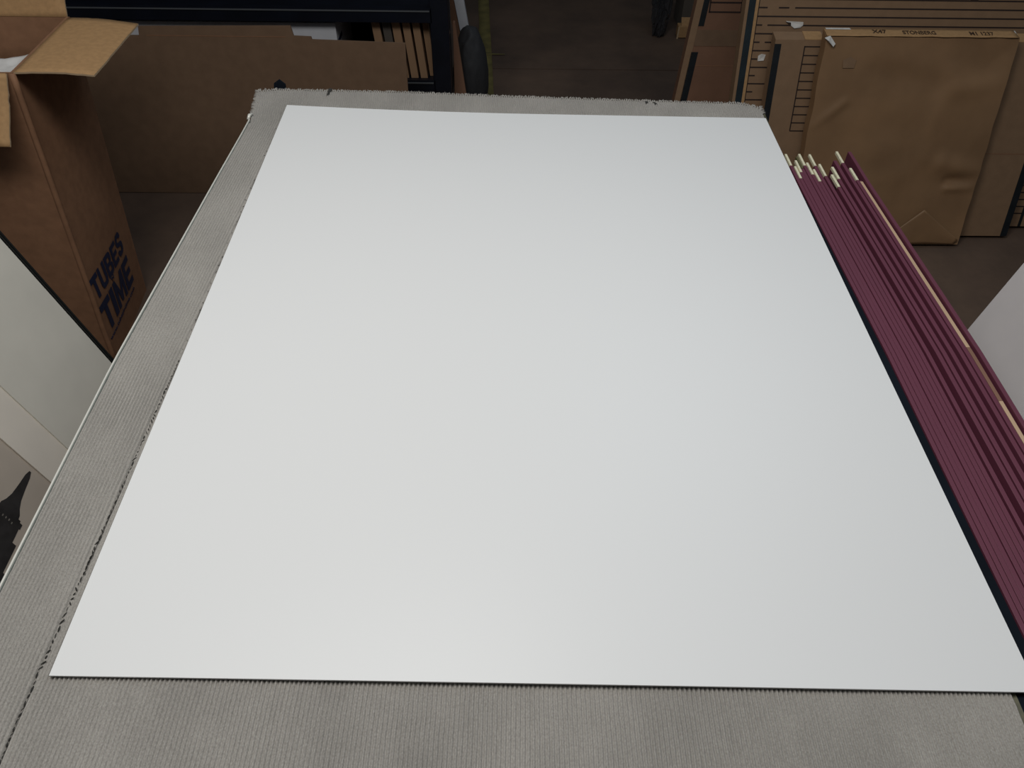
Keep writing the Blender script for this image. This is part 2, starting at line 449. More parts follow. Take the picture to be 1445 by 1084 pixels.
# ------------------------------------------------------------------ big white board
BX0, BX1, BY0, BY1 = -0.464, 0.552, 0.331, 1.551
def board_z(u, v):
    c = max(0.0, 1 - u/0.55)
    return TZ + 0.0012 + 0.0105*(c**2)*(v**3) + 0.0012*math.sin(math.pi*u)*(1-v)**4
bd = MB()
def btop(u, v): return (lerp(BX0 + 0.006*v*v*v, BX1, u), lerp(0.339 - 0.016*u, 1.559 - 0.0165*u, v), board_z(u, v) + 0.0022)
def bbot(u, v):
    x, y, z = btop(u, v); return (x, y, z - 0.0022)
nu, nv = 40, 44
bd.grid(nu, nv, btop, 0)
bd.grid(nu, nv, bbot, 1); bd.f[nu*nv:] = [tuple(reversed(q)) for q in bd.f[nu*nv:]]
off = (nu+1)*(nv+1)
def vid(i, j): return j*(nu+1)+i
edge = [vid(i, 0) for i in range(nu+1)] + [vid(nu, j) for j in range(1, nv+1)] + [vid(i, nv) for i in range(nu-1, -1, -1)] + [vid(0, j) for j in range(nv-1, 0, -1)]
for k in range(len(edge)):
    a, b = edge[k], edge[(k+1) % len(edge)]
    bd.add([bd.v[a], bd.v[b], bd.v[b+off], bd.v[a+off]], [(0, 1, 2, 3)], 1)
tag(bd.build('white_board', [M['board'], M['core']], recalc=False), 'large blank white mat board lying flat on the carpeted table', 'board')

# ------------------------------------------------------------------ maroon mouldings on the right
ORD = ['first', 'second', 'third', 'fourth', 'fifth', 'sixth', 'seventh', 'eighth', 'ninth', 'tenth', 'eleventh', 'twelfth', 'thirteenth', 'fourteenth', 'fifteenth', 'sixteenth', 'seventeenth']
# (x at the far end, end of the body y, tip kind, top height offset, fan amount)
strips = [
    (0.5600, 1.400, 'g', 0.000, 0.0110), (0.5668, 1.354, 'g', 0.000, 0.0112), (0.5736, 1.376, 'g', 0.000, 0.0114),
    (0.5804, 1.392, 'o', -0.001, 0.0116), (0.5872, 1.401, 'g', 0.000, 0.0118), (0.5940, 1.368, 'g', 0.000, 0.0120),
    (0.6008, 1.344, 'g', 0.000, 0.0122), (0.6076, 1.400, 'g', 0.000, 0.0124), (0.6170, 1.363, 'g', 0.000, 0.0128),
    (0.6295, 1.323, 'g', 0.001, 0.0150), (0.6395, 1.353, 'g', 0.000, 0.0150), (0.6520, 1.378, '', 0.000, 0.0150),
    (0.6645, 1.410, 'g', 0.001, 0.0150), (0.6735, 1.349, 'g', 0.000, 0.0160), (0.6805, 1.31, 'raw', -0.003, 0.0168), (0.6890, 1.407, '', 0.003, 0.0175)]
YS = [0.04, 0.30, 0.55, 0.83, 1.00, 1.15, 1.25, 1.30]
def fan(y):
    return 1.0 if y <= 0.83 else max(0.0, 1.0 - (y - 0.83) / 0.50)
for k, (xf, ye, tip, dz, fa) in enumerate(strips):
    w = 0.0062 if k < 9 else 0.0066
    zt = TZ + dz; zb = 0.7802
    yb = ye - 0.043 if tip in ('g', 'o') else ye
    if tip == 'raw': lab = 'maroon moulding turned to show a raw pale back, second from the outer side'
    elif tip == '' and k == 15: lab = 'outermost maroon moulding of the pile, standing beyond the raw pale one'
    elif tip == '': lab = 'maroon moulding without a gold tip, between two gold tipped ones near the outer side'
    elif tip == 'o': lab = 'maroon moulding with a dull olive tip, fourth from the white board'
    else: lab = 'maroon moulding with a pale gold tip, ' + ORD[k] + ' from the white board'
    root = thing('moulding_strip', lab, 'moulding', (xf, ye, zb), group='maroon mouldings beside the table')
    b = MB()
    def cross(y, mi=0, top=zt, extra=0.0):
        x = xf + fa*fan(y) + 0.00008*nz(y*4, k*3.3)
        zj = top + 0.0005*nz(y*3, k*5.1)
        h = w/2 + extra
        return [Vector(q) for q in ((x-h-xf, y-ye, 0), (x+h-xf, y-ye, 0), (x+h-xf, y-ye, zj-0.0004-zb), (x+h*0.85-xf, y-ye, zj-zb), (x-h*0.85-xf, y-ye, zj-zb), (x-h-xf, y-ye, zj-0.0004-zb))]
    yy = [q for q in YS if q < yb-0.03] + [yb]
    rings = [cross(q) for q in yy]
    vs = [p for r in rings for p in r]; n = 6; fs = []; fm = []
    for i in range(len(rings)-1):
        for a in range(n):
            a2 = (a+1) % n
            fs.append((i*n+a, i*n+a2, (i+1)*n+a2, (i+1)*n+a))
    fs.append(tuple(reversed(range(n)))); fs.append(tuple((len(rings)-1)*n+a for a in range(n)))
    b.add(vs, fs)
    b.build('moulding_body', M['maroon'], root)
    if tip in ('g', 'o'):
        t = MB(); r1, r2 = cross(yb+0.0002, extra=-0.0009, top=zt+0.0008), cross(ye, extra=-0.0009, top=zt+0.0008)
        lo = zt - 0.0045 - zb
        for r in (r1, r2):
            r[0].z = lo; r[1].z = lo
        t.add(r1 + r2, [(a, (a+1) % n, (a+1) % n + n, a+n) for a in range(n)] + [tuple(reversed(range(n))), tuple(range(n, 2*n))], 0)
        to = t.build('end_tip', M['gold'] if tip == 'g' else M['gold_side'], root)
        to['label'] = 'bare gold end tip' if tip == 'g' else 'dull olive end tip'
    if tip == 'raw':
        # raw pale back edge, with one brown stained stretch
        for (a0, a1, mm, nm) in ((0.04, 0.735, 'raw_wood', 'raw_edge'), (0.735, 0.845, 'raw_brown', 'stained_edge'), (0.845, 1.305, 'raw_wood', 'raw_edge')):
            seg = [a0] + [q for q in YS if a0 < q < a1] + [a1]
            t = MB(); vs, fs = [], []
            for q in seg:
                x = xf + fa*fan(q) + 0.00008*nz(q*4, k*3.3) - xf
                zj = zt + 0.0005*nz(q*3, k*5.1) - zb
                h = 0.0029
                vs += [Vector((x-h, q-ye, zj-0.002)), Vector((x+h, q-ye, zj-0.002)), Vector((x+h, q-ye, zj+0.0012)), Vector((x-h, q-ye, zj+0.0012))]
            for i in range(len(seg)-1):
                for a in range(4):
                    a2 = (a+1) % 4; fs.append((i*4+a, i*4+a2, (i+1)*4+a2, (i+1)*4+a))
            fs += [(3, 2, 1, 0), tuple((len(seg)-1)*4+a for a in range(4))]
            t.add(vs, fs); to = t.build(nm, M[mm], root)
            to['label'] = 'raw pale wood edge' if mm == 'raw_wood' else 'brown stained stretch of the raw edge'

# ------------------------------------------------------------------ tall open carton on the left
bx = thing('open_carton', 'tall open brown carton with navy lettering standing left of the table', 'box', (-1.142, 1.638, 0))
O = Vector((-1.142, 1.638, 0))
WID = 0.36
N0 = Vector((-1.142, 1.638, 0.0)) - O; F0 = Vector((-1.166, 1.980, 0.0)) - O
N1 = Vector((-1.1087, 1.723, 0.84)) - O; F1 = Vector((-1.108, 2.043, 0.84)) - O
L = Vector((-WID, 0, 0))
NL0, FL0, NL1, FL1 = N0+L, F0+L, N1+L, F1+L
th = 0.006
body = MB()
nR = (F0-N0).cross(N1-N0).normalized()      # right face normal
if nR.x < 0: nR = -nR
# right face, bulging slightly; rounded dented front corner
def rface(u, v):
    p = (N0.lerp(F0, u)).lerp(N1.lerp(F1, u), v)
    b = 0.010*math.sin(math.pi*u)*math.sin(math.pi*min(1, v*1.1)) + 0.002*nz(u*3, v*5)
    return p + nR*b
body.grid(14, 24, rface, 0)
body.grid(14, 24, lambda u, v: rface(u, v) - nR*th, 0)
nF = Vector((0, -1, 0.10)).normalized()
def fface(u, v):
    p = (NL0.lerp(N0, u)).lerp(NL1.lerp(N1, u), v)
    b = 0.012*math.sin(math.pi*u)*math.sin(math.pi*v) + 0.002*nz(u*4, v*5, 4)
    return p + nF*b
body.grid(14, 24, fface, 0)
body.grid(14, 24, lambda u, v: fface(u, v) - nF*th, 0)
body.slab([FL0, F0, F1, FL1], (0, th, 0))
body.slab([NL0, FL0, FL1, NL1], (-th, 0, 0))
body.slab([NL0, N0, F0, FL0], (0, 0, th))
# rim edges
body.slab([N1, F1, F1 - nR*th, N1 - nR*th], (0, 0, 0.0015)); body.slab([NL1, N1, N1 - nF*th, NL1 - nF*th], (0, 0, 0.0015))
# dented vertical corner fold
body.tube([(N0.lerp(N1, t)) + Vector((-0.004, 0.004, 0)) + Vector((0.0015*nz(t*9, 1), 0, 0)) for t in [i/20 for i in range(21)]], 0.0075, seg=8)
body.build('carton_body', M['kraft_box'], bx, recalc=True)
def flap(quad, n, label):
    q = [Vector(p) for p in quad]
    b = MB()
    nrm = Vector(n)
    k = 14
    def ft(u, v):
        p = q[0].lerp(q[1], u).lerp(q[3].lerp(q[2], u), v)
        ragged = 0.0018*nz(u*30, v*30, 2) if (u > 0.98 or u < 0.02 or v > 0.98) else 0
        return p + nrm.normalized()*(0.004*math.sin(math.pi*v)*1.0) + Vector((ragged, ragged, 0))
    b.grid(k, k, ft, 0); b.grid(k, k, lambda u, v: ft(u, v) - nrm, 0)
    off = (k+1)**2
    ed = [i for i in range(k+1)] + [j*(k+1)+k for j in range(1, k+1)] + [k*(k+1)+i for i in range(k-1, -1, -1)] + [j*(k+1) for j in range(k-1, 0, -1)]
    for i in range(len(ed)):
        a, c = ed[i], ed[(i+1) % len(ed)]
        b.f.append((a, c, c+off, a+off)); b.mi.append(1); b.sm.append(False)
    o = b.build('flap', [M['kraft'], M['kraft_in']], bx); o['label'] = label
T = 0.004
flap([N1+Vector((0.001, 0.002, 0.002)), F1+Vector((0.001, -0.004, 0.002)), Vector((-0.934, 2.037, 0.830))-O, Vector((-0.937, 1.741, 0.830))-O], (0, 0, T), 'right flap folded out level')
flap([NL1+Vector((0.02, -0.002, 0.0)), N1+Vector((-0.012, -0.002, 0.0)), N1+Vector((-0.0185, -0.097, -0.128)), NL1+Vector((0.012, -0.097, -0.128))], (0, 0.003, -0.0028), 'front flap hanging down')
flap([FL1+Vector((0, 0.001, 0.001)), F1+Vector((-0.004, 0.001, 0.001)), F1+Vector((-0.001, 0.075, 0.145)), FL1+Vector((0.0, 0.075, 0.145))], (0, -0.0035, 0.002), 'back flap standing up')
flap([NL1+Vector((0, 0.004, 0.001)), FL1+Vector((0, -0.004, 0.001)), FL1+Vector((-0.15, -0.004, 0.06)), NL1+Vector((-0.15, 0.004, 0.06))], (0.001, 0, T), 'left flap folded out')
# navy lettering printed low on the right face
def on_right(y_w, z_w, rise=0.0):
    """maps flat text (x = reading direction, y = up) onto the slightly bulging right face"""
    def f(c):
        dx = c.x*math.cos(rise) - c.y*math.sin(rise); dz = c.x*math.sin(rise) + c.y*math.cos(rise)
        v = (z_w + dz)/0.84
        a = N0.lerp(N1, v); b = F0.lerp(F1, v)
        u = (y_w + dx - O.y - a.y)/(b.y - a.y)
        return rface(u, v) + nR*(0.0016 + c.z)
    return f
GLYPH = {   # heavy block letters as rectangles / polygons in a unit cell
 'T': [[(0,.77),(1,.77),(1,1),(0,1)], [(.34,0),(.66,0),(.66,.77),(.34,.77)]],
 'U': [[(0,.22),(.31,.22),(.31,1),(0,1)], [(.69,.22),(1,.22),(1,1),(.69,1)], [(0,.22),(.12,.03),(.28,0),(.72,0),(.88,.03),(1,.22),(.69,.25),(.60,.20),(.40,.20),(.31,.25)]],
 'B': [[(0,0),(.32,0),(.32,1),(0,1)], [(.32,.80),(.62,.80),(.66,1),(.32,1)], [(.32,.42),(.64,.42),(.64,.60),(.32,.60)], [(.32,0),(.66,0),(.64,.20),(.32,.20)],
       [(.64,.51),(.84,.53),(.95,.64),(.95,.86),(.84,.97),(.66,1),(.62,.80),(.66,.74),(.64,.60)], [(.66,0),(.88,.04),(1,.15),(1,.36),(.88,.48),(.64,.51),(.64,.42),(.69,.34),(.69,.26),(.64,.20)]],
 'E': [[(0,0),(.34,0),(.34,1),(0,1)], [(.34,.79),(1,.79),(1,1),(.34,1)], [(.34,.40),(.92,.40),(.92,.60),(.34,.60)], [(.34,0),(1,0),(1,.21),(.34,.21)]],
 'S': [[(.97,.70),(.93,.88),(.75,1),(.28,1),(.36,.80),(.62,.80),(.67,.70)], [(.28,1),(.08,.90),(0,.76),(0,.62),(.12,.48),(.40,.55),(.31,.65),(.31,.74),(.36,.80)],
       [(.12,.48),(.62,.36),(.90,.52),(.40,.62)], [(.62,.40),(.69,.34),(.69,.26),(.64,.20),(.72,0),(.92,.10),(1,.24),(1,.38),(.90,.52)], [(.03,.30),(.07,.12),(.25,0),(.72,0),(.64,.20),(.38,.20),(.33,.30)]],
 'I': [[(0,0),(1,0),(1,1),(0,1)]],
 'M': [[(0,0),(.23,0),(.23,1),(0,1)], [(.77,0),(1,0),(1,1),(.77,1)], [(.23,1),(.23,.62),(.42,.06),(.58,.06),(.5,.42)], [(.77,1),(.5,.42),(.58,.06),(.77,.62)]],
}
for word, y_w, z_w, hh, ww, cells in (
        ('TUBES', 1.669, 0.216, 0.071, 0.244, [('T', .19), ('U', .19), ('B', .19), ('E', .17), ('S', .19)]),
        ('TIME', 1.666, 0.101, 0.096, 0.248, [('T', .26), ('I', .105), ('M', .32), ('E', .235)])):
    f = on_right(y_w, z_w)
    gap = (1 - sum(c[1] for c in cells)) / (len(cells) - 1)
    cur = 0.0
    for ch, cw in cells:
        b = MB()
        for poly in GLYPH[ch]:
            q = [f(Vector(((cur + px*cw)*ww, py*hh, 0.0))) for px, py in poly]
            b.add([p + nR*0.0004 for p in q], [tuple(range(len(q)))])
        o = b.build('printed_letter', M['ink_blue'], bx, recalc=False)
        o['label'] = 'navy block letter ' + ch + ' of the word ' + word
        cur += cw + gap
lettering('printed_lettering', "'N", 0.013, None, M['ink_blue'], bx, mapper=on_right(1.779, 0.1995, 0.15), width=0.020, offset=0.0002, shear=0.2, label='small word between the two lines of lettering')
lettering('printed_lettering', 'www.tubesintime.com', 0.013, None, M['ink_blue'], bx, mapper=on_right(1.662, 0.076, 0.0), width=0.238, offset=0.0, label='thin line of small print below the lettering')

# packing paper inside the carton
pk = MB()
def pkf(u, v):
    x = lerp(-1.142-WID+0.035, -1.128, u); y = lerp(1.725, 2.012, v)
    z = 0.752 + 0.016*nz(u*3.2, v*3.0, 9) + 0.012*abs(nz(u*8, v*7, 2)) + 0.02*max(0, u-0.6)*max(0, v-0.3)*4 - 0.03*max(0, 0.5-v)
    return (x, y, z)
pk.grid(36, 36, pkf)
pko = pk.build('packing_paper', M['tissue'])
sd = pko.modifiers.new('thickness', 'SOLIDIFY'); sd.thickness = 0.0015
tag(pko, 'crumpled white packing paper inside the tall open carton', 'paper')

# ------------------------------------------------------------------ framed print, lower left
TH = math.atan(0.277)
# local frame: x = +y world (picture's up), y = up the slope, z = face normal
def slope_frame(x0, y0, lean, side):
    """plane x = x0 - side*lean*z ; face looks towards +x for side=1"""
    l = math.sqrt(1 + lean*lean)
    ey = Vector((-side*lean/l, 0, 1/l))
    ex = Vector((0, 1, 0)) * side
    ez = ex.cross(ey)
    return Matrix.Translation((x0, y0, 0)) @ Matrix((ex, ey, ez)).transposed().to_4x4()
pic = thing('framed_print', 'black framed skyscraper photograph in pale mounts leaning on its side left of the table', 'picture')
pic.matrix_world = slope_frame(-0.762, 1.25, 0.277, 1)
HS = 1.02     # length up the slope
yN = -1.25    # near end (local x)
k_ = math.sqrt(1 + 0.277**2)
f_ = MB()
fw, fd = 0.0075, 0.022
f_.box(yN, 0, 0.008, 0.008+fw, -fd, 0.003); f_.box(yN, 0, HS-fw, HS, -fd, 0.003)
f_.box(yN, yN+fw, 0.008+fw, HS-fw, -fd, 0.003); f_.box(-fw*0.45, 0, 0.008+fw, HS-fw, -fd, 0.003); f_.box(-fw*0.85, -fw*0.55, 0.008+fw, HS-fw, -fd, 0.001)
f_.build('frame', M['frame_black'], pic)
MB().box(yN+0.004, -0.009, 0.02, HS-0.006, -0.018, -0.012).build('backing', M['kraft_dull'], pic)
# outer mount: four strips around the opening; local x of the lines from the photo
xo, xi = -0.255, -0.336
def ring_(b, x0, x1, y0, y1, hx0, hx1, hy0, hy1, z0, z1):
    b.box(x0, x1, y0, hy0, z0, z1); b.box(x0, x1, hy1, y1, z0, z1)
    b.box(x0, hx0, hy0, hy1, z0, z1); b.box(hx1, x1, hy0, hy1, z0, z1)
o_ = MB(); ring_(o_, yN+0.006, -0.0085, 0.014, HS-0.008, yN+0.16, xo, 0.13, HS-0.13, -0.0045, -0.002)
o_.build('outer_mount', M['mat_grey'], pic)
i_ = MB(); ring_(i_, yN+0.15, xo+0.006, 0.12, HS-0.12, yN+0.215, xi, 0.185, HS-0.185, -0.0075, -0.0048)
io = i_.build('inner_mount', M['mat_pale'], pic); io['label'] = 'pale inner mount around the photograph'
ph = MB()
ph.box(yN+0.205, xi+0.006, 0.175, HS-0.175, -0.0115, -0.0085, 0)
# skyscraper silhouette: axis at slope height a; profile of (local x, half width)
ax_ = 0.447*k_
prof = [(-0.346, 0.0022), (-0.354, 0.0050), (-0.358, 0.0062), (-0.380, 0.0085), (-0.405, 0.0120), (-0.420, 0.0175), (-0.430, 0.0240), (-0.437, 0.0250), (-0.4375, 0.031), (-0.441, 0.031), (-0.4415, 0.038), (-0.452, 0.038), (-0.4525, 0.035), (-0.480, 0.036), (-0.4805, 0.046), (-0.535, 0.047), (-0.5355, 0.052), (-0.60, 0.053), (-0.6005, 0.075), (-0.72, 0.076), (-0.7205, 0.10), (yN+0.222, 0.10)]
vs = [Vector((x, ax_ - h, -0.0081)) for x, h in prof] + [Vector((x, ax_ + h, -0.0081)) for x, h in prof]
n = len(prof)
ph.add(vs, [(i, i+1, n+i+1, n+i) for i in range(n-1)], 1)
for (wx, wy) in ((-0.447, 0.008), (-0.449, 0.016), (-0.447, -0.008), (-0.449, -0.016), (-0.447, 0.0)):
    ph.add([Vector((wx-0.004, ax_+wy-0.0012, -0.0079)), Vector((wx, ax_+wy-0.0012, -0.0079)), Vector((wx, ax_+wy+0.0012, -0.0079)), Vector((wx-0.004, ax_+wy+0.0012, -0.0079))], [(0, 1, 2, 3)], 2)
pho = ph.build('photograph', [M['photo_sky'], M['photo_dark'], M['photo_win']], pic, recalc=False)
pho['label'] = 'hazy photograph of a dark spired skyscraper'

# ------------------------------------------------------------------ white panel, lower right
wp = MB()
kk = math.sqrt(1 + 0.192**2)
wp.box(0.0, 1.15, 0.004, 1.0, -0.010, 0.0)
wpo = wp.build('foam_board', M['panel_white'], bevel=0.001)
l = kk
ey = Vector((0.192/l, 0, 1/l)); ex = Vector((0, -1, 0)); ez = ex.cross(ey)
wpo.matrix_world = Matrix.Translation((0.908, 1.25, 0)) @ Matrix((ex, ey, ez)).transposed().to_4x4()
tag(wpo, 'dull white foam panel leaning right of the maroon mouldings', 'board')

# ------------------------------------------------------------------ leaning goods at the back
def lean_thing(name, label, cat, x, y0, k, t):
    """Empty whose local x-z plane is the leaning front face y = y0 + k z; goods go back t along local y"""
    th_ = math.atan(k)
    return thing(name, label, cat, (x, y0 + k*math.sin(th_)*t, math.sin(th_)*t), (-th_, 0, 0))
def sl(k): return math.sqrt(1 + k*k)

# big flattened brown carton left
k = 0.12; s = sl(k)
fc = lean_thing('flattened_carton', 'wide flattened brown carton leaning against the black rack', 'carton', -0.9, 2.56, k, 0.02)
b = MB()
X = 0.9
b.slab([(-1.62+X, 0, 0), (-0.340+X, 0, 0), (-0.334+X, 0, 0.541*s), (-0.644+X, 0, 0.549*s), (-0.646+X, 0, 0.558*s), (-0.703+X, 0, 0.560*s), (-0.709+X, 0, 0.591*s), (-1.21+X, 0, 0.585*s), (-1.215+X, 0, 0.556*s), (-1.61+X, 0, 0.556*s)], (0, 0.009, 0))
b.build('front_sheet', M['kraft_dull'], fc)
b = MB()
b.slab([(-1.61+X, 0.010, 0), (-0.352+X, 0.010, 0), (-0.345+X, 0.010, 0.533*s), (-1.60+X, 0.010, 0.545*s)], (0, 0.009, 0))
b.build('back_sheet', M['kraft_dull'], fc)
b = MB()
b.box(-1.19+X, -0.73+X, -0.0006, 0.0002, 0.556*s, 0.5585*s)
b.build('fold_crease', M['kraft_box'], fc)

# black rack
rk = thing('shelving_rack', 'black steel shelving rack behind the flattened carton', 'shelf', (-1.2, 3.1, 0))
RX = 1.2; RY = -3.1
def rb(b, x0, x1, y0, y1, z0, z1, mi=0): b.box(x0+RX, x1+RX, y0+RY, y1+RY, z0, z1, mi)
for (px, py) in ((-0.268, 2.85), (-0.298, 3.36), (-2.2, 2.85), (-2.2, 3.36)):
    b = MB(); rb(b, px, px+0.066, py, py+0.05, 0, 1.9); b.build('post', M['rack'], rk, bevel=0.003)
for zc in (0.305, 0.565, 1.25):
    b = MB(); rb(b, -2.2, -0.240, 2.87, 3.40, zc-0.012, zc); b.build('shelf', M['rack'], rk)
    b = MB(); rb(b, -2.15, -0.262, 2.850, 2.868, zc-0.042, zc+0.008); b.build('beam', M['rack'], rk)
    b = MB(); rb(b, -2.15, -0.268, 2.8465, 2.8500, zc-0.004, zc+0.000); lo = b.build('beam_highlight', M['rack_highlight'], rk); lo['label'] = 'pale highlight drawn along the beam edge'  # pale strip puts the beam edge's highlight into its colour
b = MB(); rb(b, -2.2, -0.240, 3.405, 3.415, 0.05, 1.9); b.build('back_panel', M['rack'], rk)

# goods on the lower shelf: leaning boards and a white box
def shelf_board(name, xt, xb, w, ztop, m_, lab, y=2.885):
    """slab whose front edge leans from xb (bottom left) to xt (at z=.513)"""
    z0, z1 = 0.306, ztop
    sx = (xt - xb)/(0.513 - 0.313)
    xa, xc = xb + sx*(z0-0.313), xb + sx*(z1-0.313)
    d = 0.38
    r = MB()
    o = Vector((xa, y, z0))
    r.hexa([Vector(q)-o for q in ((xa, y, z0), (xa+w, y, z0), (xa+w, y+d, z0), (xa, y+d, z0))], [Vector(q)-o for q in ((xc, y, z1), (xc+w, y, z1), (xc+w, y+d, z1), (xc, y+d, z1))])
    ob = r.build(name, m_, loc=o)
    tag(ob, lab, 'board', 'boards leaning on the lower rack shelf')
for xt, w_, zt_, m_, lab, y_ in (
        (-0.484, 0.029, 0.523, 'wood_board', 'wooden board on the rack, leftmost of the leaning row, nearest the white box', 2.885),
        (-0.446, 0.029, 0.523, 'wood_grey', 'dark grey wooden board on the rack, second in the leaning row', 2.885),
        (-0.411, 0.029, 0.523, 'wood_board', 'wooden board on the rack just right of the dark grey one', 2.885),
        (-0.373, 0.027, 0.523, 'wood_board', 'wooden board on the rack, fourth from the left, just above the carton corner', 2.885),
        (-0.337, 0.026, 0.523, 'wood_board', 'wooden board on the rack, fifth from the left, third from the post', 2.885),
        (-0.3035, 0.022, 0.523, 'wood_board', 'wooden board on the rack, second from the post', 2.904),
        (-0.2745, 0.026, 0.5485, 'wood_board', 'taller wooden board on the rack, half hidden by the post', 2.93)):
    shelf_board('wooden_board', xt, xt + 0.0185, w_, zt_, M[m_], lab, y_)
wb_ = thing('white_box', 'long white box with a blue strip on the lower rack shelf', 'box', (-1.0, 2.885, 0.3055))
MB().box(-0.385, 0.386, 0, 0.30, 0, 0.200).build('box_body', M['white_card'], wb_, bevel=0.002)
b = MB(); b.box(0.295, 0.3868, -0.001, 0.1, 0.120, 0.135); o = b.build('blue_strip', M['blue_card'], wb_); o['label'] = 'dark blue strip on the right end'

# right of the rack
b = MB(); b.hexa([(0, 0, 0), (0.075, 0.0, 0), (0.075, 0.02, 0), (0, 0.02, 0)], [(0.001, 0.10, 0.455), (0.009, 0.10, 0.455), (0.009, 0.12, 0.455), (0.001, 0.12, 0.455)])
tag(b.build('cardboard_offcut', M['kraft_red'], loc=(-0.199, 2.93, 0)), 'tapering brown cardboard offcut standing against the right rack post', 'cardboard')
b = MB(); b.hexa([(0, 0, 0), (0.036, 0, 0), (0.036, 0.03, 0), (0, 0.03, 0)], [(-0.102, 0.0, 0.60), (-0.060, 0.0, 0.60), (-0.060, 0.03, 0.60), (-0.102, 0.03, 0.60)])
tag(b.build('white_offcut_board', M['white_card'], loc=(-0.151, 3.45, 0)), 'whitish board leaning right of the rack above the black bag', 'board')
b = MB(); b.hexa([(0, 0, 0), (0.026, 0, 0), (0.026, 0.03, 0), (0, 0.03, 0)], [(-0.103, 0.0, 0.60), (-0.073, 0.0, 0.60), (-0.073, 0.03, 0.60), (-0.103, 0.03, 0.60)])
tag(b.build('brown_offcut_board', M['kraft_red'], loc=(-0.181, 3.45, 0)), 'narrow brown board between the rack post and the whitish board', 'board')
bg = blob('black_bag', M['plastic_matte'], None, 0.074, 0.09, 0.41, 3, 0.09, sharp=1.6, sub=5, taper=0.0)
for f in bg.data.polygons: f.use_smooth = True
bg.location = (-0.140, 3.14, 0)
tag(bg, 'black plastic bag slumped between the rack and the yellow floor tape', 'bag')

# carton with tape bands (left of the lined carton)
k = 0.25; s = sl(k)
ca = lean_thing('leaning_carton', 'reddish brown carton with black edge strips leaning right of the bare floor', 'carton', 0.75, 2.75, k, 0.05)
X = -0.75
ZH = 1.0
def al(z): return 0.614 + 0.1195*z           # slanting left edge
b = MB()
b.slab([(al(0)+X, 0, 0), (0.866+X, 0, 0), (0.868+X, 0, ZH*s), (al(ZH)+X, 0, ZH*s)], (0, 0.05, 0), 0)
# printed frame of lines near the top
for zc in (0.545, 0.575, 0.605, 0.635, 0.665, 0.695, 0.725):
    b.box(0.731+X, 0.856+X, -0.0006, 0.0002, (zc-0.0025)*s, (zc+0.0025)*s, 1)
b.box(0.729+X, 0.734+X, -0.0006, 0.0002, 0.5425*s, 0.80*s, 1); b.box(0.842+X, 0.846+X, -0.0006, 0.0002, 0.545*s, 0.62*s, 1)
b.build('carton_panel', [M['kraft_red'], M['ink_dark']], ca)
b = MB()
def lband(z0, z1, o0, o1, m_, name, d0=-0.0015):
    q = MB(); q.slab([(al(z0)+o0+X, d0, z0*s), (al(z0)+o1+X, d0, z0*s), (al(z1)+o1+X, d0, z1*s), (al(z1)+o0+X, d0, z1*s)], (0, 0.0025, 0)); return q.build(name, m_, ca)
lband(0, 1.0, -0.001, 0.0235, M['kraft_warm'], 'edge_fold')
lband(0.50, 1.0, 0.0235, 0.044, M['edge_black'], 'edge_strip'); lband(0.0, 0.415, 0.0205, 0.046, M['edge_black'], 'edge_strip')
b = MB(); b.slab([(al(0.435)+0.024+X, -0.0012, 0.435*s), (0.866+X, -0.0012, 0.435*s), (0.866+X, -0.0012, 0.488*s), (al(0.488)+0.024+X, -0.0012, 0.488*s)], (0, 0.0014, 0))
o = b.build('packing_tape', M['kraft_dull'], ca); o['label'] = 'dull greyish tape band'
b = MB(); b.box(0.66+X, 0.866+X, -0.0005, 0.0002, 0.368*s, 0.371*s); b.build('fold_crease', M['kraft_box'], ca)

# bits behind its left edge
ob = thing('small_carton', 'small pale cardboard box on the floor beside the black edge strips of the leaning carton', 'box', (0.93, 4.03, 0))
MB().box(-0.05, 0.10, 0, 0.05, 0.004, 0.060).build('box_body', M['kraft'], ob, bevel=0.002)
MB().slab([(-0.035, 0.012, 0.060), (0.02, 0.012, 0.060), (0.02, 0.03, 0.094), (-0.037, 0.03, 0.094)], (0, 0.003, 0)).build('flap', M['kraft'], ob)
MB().slab([(-0.054, -0.003, 0.0), (-0.046, -0.003, 0.0), (-0.044, -0.001, 0.058), (-0.052, -0.001, 0.058)], (0, 0.003, 0)).build('torn_edge', M['kraft_in'], ob)
b = MB(); b.box(0, 0.25, 0, 0.2, 0, 0.35)
tag(b.build('grey_box', M['wood_grey'], loc=(0.905, 4.12, 0), bevel=0.003), 'dark grey box standing behind the small pale cardboard box', 'box')
fb = blob('plastic_film', M['film'], None, 0.062, 0.06, 0.62, 11, 0.40, sharp=2.6, sub=5)
fb.location = (0.785, 4.06, 0)
tag(fb, 'crumpled clear plastic film bundle standing on the floor at the back', 'plastic')
# lined carton behind (B)
k = 0.30; s = sl(k)
cb = lean_thing('lined_carton', 'very wide brown carton printed with long horizontal lines behind the wrapped parcel', 'carton', 1.4, 2.365, k, 0.045)
X = -1.4
b = MB()
b.box(0.763+X, 2.40+X, 0, 0.045, 0, 1.05*s, 0)
zc = 0.702; i = 0
while zc > 0.03:
    zz = zc*s
    if i % 2 == 1 and zc > 0.58:
        segs = [(0.806, 0.834), (0.870, 0.903), (0.922, 2.35)] if i == 1 else [(0.806, 0.825), (0.842, 2.35)]
    elif i % 2 == 1: segs = [(0.806, 0.826), (0.95, 2.35)]
    else: segs = [(0.806, 2.35)]
    for a, c in segs: b.box(a+X, c+X, -0.0006, 0.0002, zz-0.0020*s, zz+0.0020*s, 1)
    zc -= 0.0243; i += 1
for zc in (0.7323, 0.7566, 0.781, 0.805, 0.83): b.box(0.806+X, 2.35+X, -0.0006, 0.0002, zc*s-0.0016, zc*s+0.0016, 1)
